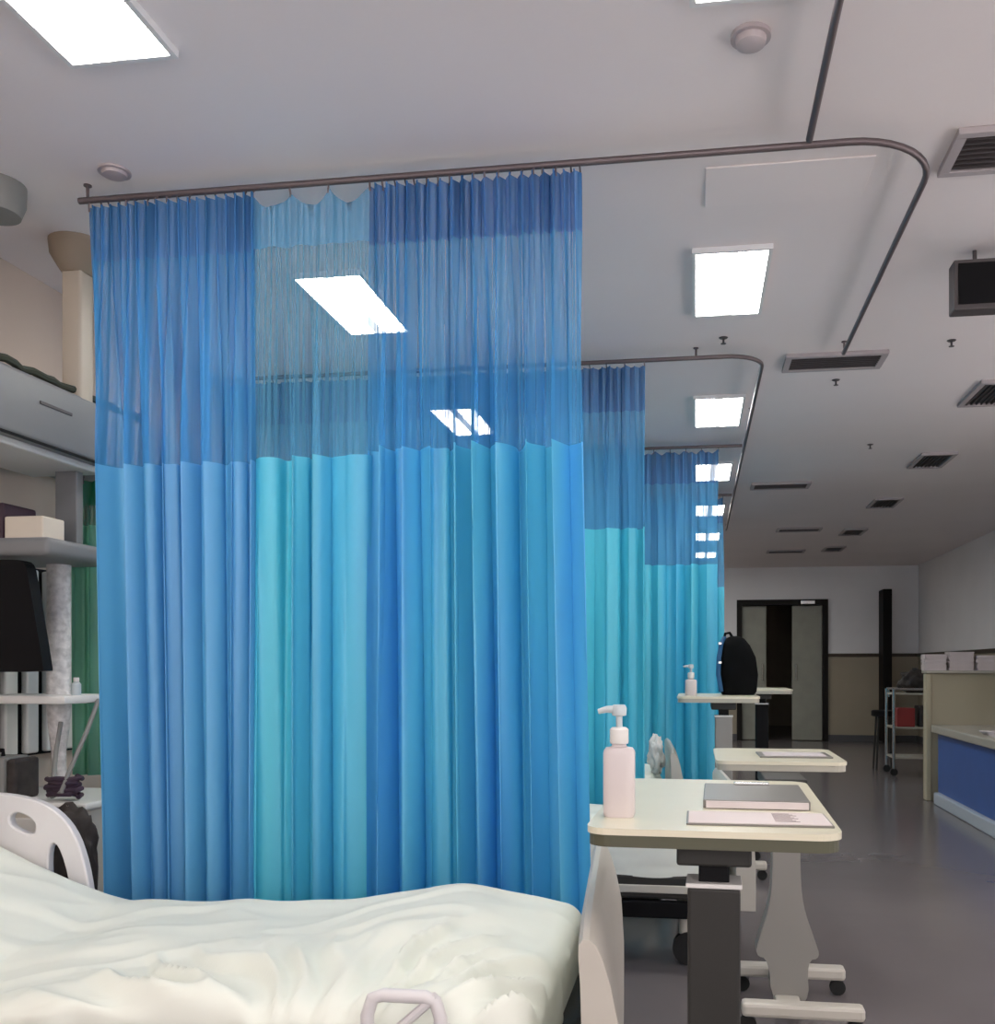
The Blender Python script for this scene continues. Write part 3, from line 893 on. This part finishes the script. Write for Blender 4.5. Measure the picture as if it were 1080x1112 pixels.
# items on the upper shelf
b = NB(); box(b, -2.42, -2.27, 3.10, 3.22, 1.60, 1.685, .006)
tag(obj('carton', b, 'pinkbox'), 'pink and cream carton on the upper shelf', 'box')
b = NB(); box(b, -2.575, -2.44, 3.12, 3.30, 1.60, 1.74, .01)
tag(obj('storage_box', b, 'maroon'), 'dark maroon box on the upper shelf at the left edge', 'box')

# black monitor
t = thing('monitor', 'black monitor seen from behind, hanging under the upper shelf at the left edge', 'monitor', (-2.405, 3.05, 1.535))
b = NB()
plate(b, smooth_loop([(-.20, -.40), (.195, -.40), (.195, -.385), (.135, -.05), (.12, -.02), (.09, -.012), (-.2, -.012)], 1), [], lambda a, c, d: Vector((a, d, c)), -.03, .02)
obj('housing', b, 'black', t)
b = NB(); tube(b, [(-.05, .0, -.03), (-.05, .02, .0), (-.05, .05, .005)], .015, 8); obj('mount', b, 'devgrey', t, True)

# white slatted panel on the wall
t = thing('wall_panel', 'white slatted wall panel behind the equipment column', 'wall panel', (XL, 3.55, .8))
b = NB(); box(b, 0, .02, -.35, .35, 0, .75, .003); obj('backing', b, 'black', t)
for k in range(6):
    b = NB(); y = -.33 + k*.12; box(b, .02, .05, y, y+.07, .01, .74, .008); obj('slat', b, 'plastic', t)

# bedside cabinet, device, bag
t = thing('bedside_cabinet', 'pale bedside cabinet behind the raised bed rail', 'cabinet', (-2.38, 3.22, 0))
b = NB(); box(b, -.22, .31, -.18, .22, .03, .66, .008); obj('body', b, 'bedplastic', t)
b = NB(); box(b, -.235, .325, -.195, .23, .66, .685, .008); obj('top', b, 'plastic', t)
b = NB(); box(b, -.2, .22, -.188, -.178, .44, .63, .004); dr = obj('drawer', b, 'plastic', t)
b = NB(); tube(b, [(-.05, -.185, .55), (-.05, -.205, .55), (.07, -.205, .55), (.07, -.185, .55)], .006, 8); obj('handle', b, 'chrome', dr)
b = NB(); box(b, -.2, .22, -.188, -.178, .07, .42, .004); dr = obj('door', b, 'plastic', t)
b = NB(); tube(b, [(.17, -.185, .30), (.17, -.205, .30), (.17, -.205, .38), (.17, -.185, .38)], .006, 8); obj('handle', b, 'chrome', dr)
b = NB(); tube(b, [(.30, -.17, .67), (.30, -.245, .67), (.30, -.25, .69)], .007, 8); obj('hook', b, 'chrome', t, True)
t = thing('medical_device', 'grey medical device box on the bedside cabinet', 'medical device', (-2.5, 3.12, .685))
b = NB(); box(b, -.10, .11, -.06, .08, 0, .15, .01); obj('housing', b, 'devgrey', t)
b = NB(); box(b, .112, .150, -.055, .075, .0, .145, .012); obj('side_module', b, 'bag', t)
b = NB(); tube(b, [(-.05, 0, .145), (-.05, 0, .17), (.06, 0, .17), (.06, 0, .145)], .008, 8); obj('handle', b, 'black', t, True)
o = blob('hanging_bag', 'bag', (-2.105, 2.93, .54), .10, .040, .19, 2, .22, None, 4, .8)
tag(o, 'dark brown bag hanging behind the raised bed rail', 'bag')
o.location = (-2.075, 2.965, .485)
hd = NB(); tube(hd, [(-.04, 0, .12), (-.035, .01, .17), (-.0, .015, .195), (.03, .01, .17), (.04, 0, .12)], .008, 8)
obj('handle', hd, 'bag', o, True)
b = NB()
tube(b, [(-2.30, 3.24, .95), (-2.29, 3.20, .85), (-2.26, 3.14, .74), (-2.22, 3.08, .70), (-2.17, 3.06, .72), (-2.15, 3.08, .80), (-2.17, 3.2, .92), (-2.19, 3.3, 1.03)], .008, 8)
tag(obj('cable', b, 'devgrey', None, True), 'grey cable looping down beside the pale column to the cabinet', 'cable')
t = thing('small_bottle', 'small pale bottle on the lower shelf beside the curtain edge', 'bottle', (-2.225, 3.22, 1.05))
b = NB(); lathe(b, [(.016, 0), (.017, .004), (.017, .04), (.008, .05)], (0, 0, 0), 16); obj('body', b, 'pumpgrey', t, True)
b = NB(); lathe(b, [(.010, .049), (.010, .064)], (0, 0, 0), 12); obj('cap', b, 'plastic', t, True)
b = NB()
pts = []
for k in range(60):
    a = k * .55
    pts.append((-2.19 + (.055 + .012*sin(k*.9)) * cos(a), 3.10 + .035 * sin(a), .697 + .0011 * k + .006 * abs(sin(k*1.3))))
tube(b, pts, .009, 8)
tag(obj('breathing_hose', b, 'bagp', None, True), 'dark coiled hose lying on top of the bedside cabinet', 'hose')
# green curtain behind
curtain('green_curtain', -2.48, -2.18, 3.56, .72, 1.72, 1.80, 'green', 61, .06, .012, .02,
        'green curtain strip between the equipment column and the blue curtain', 5, .004, .08, grp=None, zt=1.90)

# ------------------------------------------------------------------ right: nurse station, trolley
t = thing('nurse_desk', 'blue-fronted nurse desk with pale plinth at the right edge', 'desk', (2.0, 6.2, 0))
# local: front face at x=0 facing the aisle
b = NB(); box(b, .02, .75, -.9, 2.35, .10, .60, .006); obj('front_panel', b, 'blue', t)
b = NB(); box(b, -.03, .80, -.93, 2.38, .60, .665, .01); obj('worktop', b, 'desktop', t)
b = NB(); box(b, -.02, .72, -.88, 2.33, 0, .10, .01); obj('plinth', b, 'kick', t)
t = thing('partition_screen', 'tall cream end panel behind the nurse desk', 'partition', (1.98, 8.75, 0))
b = NB(); box(b, .02, .62, 0, .06, 0, 1.10, .006); obj('panel', b, 'creamscreen', t)
b = NB(); box(b, -.015, .03, -.03, .09, 0, 1.10, .01); obj('end_post', b, 'creamscreen', t)
b = NB(); box(b, -.025, .64, -.05, .11, 1.10, 1.125, .006); obj('cap', b, 'desktop', t)
rr = random.Random(3)
for k, (x, w_, h_) in enumerate(((.08, .18, .13), (.29, .2, .16), (.49, .15, .12))):
    b = NB(); z0 = 0
    while z0 < h_:
        a = rr.uniform(-.12, .12)
        box(b, -w_/2, w_/2, -.07, .07, z0, z0+.009, .001, 1, Matrix.Rotation(a, 4, 'Z')); z0 += .010
    o = obj('paper_stack', b, 'papers'); o.location = (1.98 + x - .02, 8.78, 1.125)
    tag(o, ['left-hand stack of papers on the cream panel', 'middle stack of papers on the cream panel', 'right-hand stack of papers on the cream panel'][k], 'papers', 'papers on the cream panel')
t = thing('desk_monitor', 'black computer monitor on the nurse desk at the right edge', 'monitor', (2.38, 7.75, .665))
b = NB(); box(b, -.1, .1, -.08, .08, 0, .015, .005); obj('foot', b, 'black', t)
b = NB(); box(b, -.025, .025, -.02, .02, .015, .25, .004); obj('stand', b, 'black', t)
b = NB(); box(b, -.05, .42, -.02, .02, .22, .55, .008); obj('screen', b, 'black', t)
b = NB()
for k in range(4): box(b, -.12, .12, -.15, .15, k*.008, k*.008+.007, .001, 1, Matrix.Rotation(.1*k, 4, 'Z'))
o = obj('paper_stack', b, 'papers'); o.location = (2.18, 7.25, .665)
tag(o, 'loose pale papers lying on the nurse desk worktop', 'papers')

t = thing('trolley', 'metal trolley standing beyond the cream panel near the far wall', 'trolley', (2.32, 10.9, 0))
b = NB()
for x in (-.24, .24):
    for y in (-.2, .2): tube(b, [(x, y, .07), (x, y, .92)], .016, 8)
tube(b, [(-.24, -.2, .92), (.24, -.2, .92)], .014, 8); tube(b, [(-.24, .2, .92), (.24, .2, .92)], .014, 8)
obj('frame', b, 'chrome', t, True)
for z in (.18, .5, .86):
    b = NB(); box(b, -.24, .24, -.2, .2, z, z+.02, .003); obj('shelf', b, 'desktop', t)
for x in (-.24, .24):
    for y in (-.2, .2):
        b = NB(); tube(b, [(x, y-.015, .04), (x, y+.015, .04)], .04, 14); tube(b, [(x, y, .04), (x, y, .075)], .012, 8); obj('castor', b, 'rubber', t, True)
b = NB(); box(b, -.2, -.02, -.19, .0, 0, .2, .01); o = obj('waste_box', b, 'red'); o.location = (2.32, 10.9, .52)
tag(o, 'red box on the trolley shelf', 'box')
b = NB(); box(b, .03, .2, -.17, .1, 0, .22, .01); o = obj('storage_box', b, 'bag'); o.location = (2.32, 10.9, .52)
tag(o, 'dark box beside the red one on the trolley', 'box')
o = blob('hand_bag', 'bag', (2.38, 10.9, 1.0), .19, .12, .125, 9, .3, None, 4, .8)
tag(o, 'dark slumped bag on top of the trolley', 'bag')

t = thing('stool', 'small dark stool in front of the narrow dark door', 'stool', (2.10, 11.35, 0))
b = NB(); lathe(b, [(.12, .60), (.14, .61), (.14, .66), (.12, .67)], (0, 0, 0), 20); obj('seat', b, 'black', t, True)
for k in range(4):
    a = PI/4 + k*PI/2
    b = NB(); tube(b, [(.10*cos(a), .10*sin(a), .61), (.14*cos(a), .14*sin(a), 0)], .012, 8); obj('leg', b, 'darkgrey', t, True)
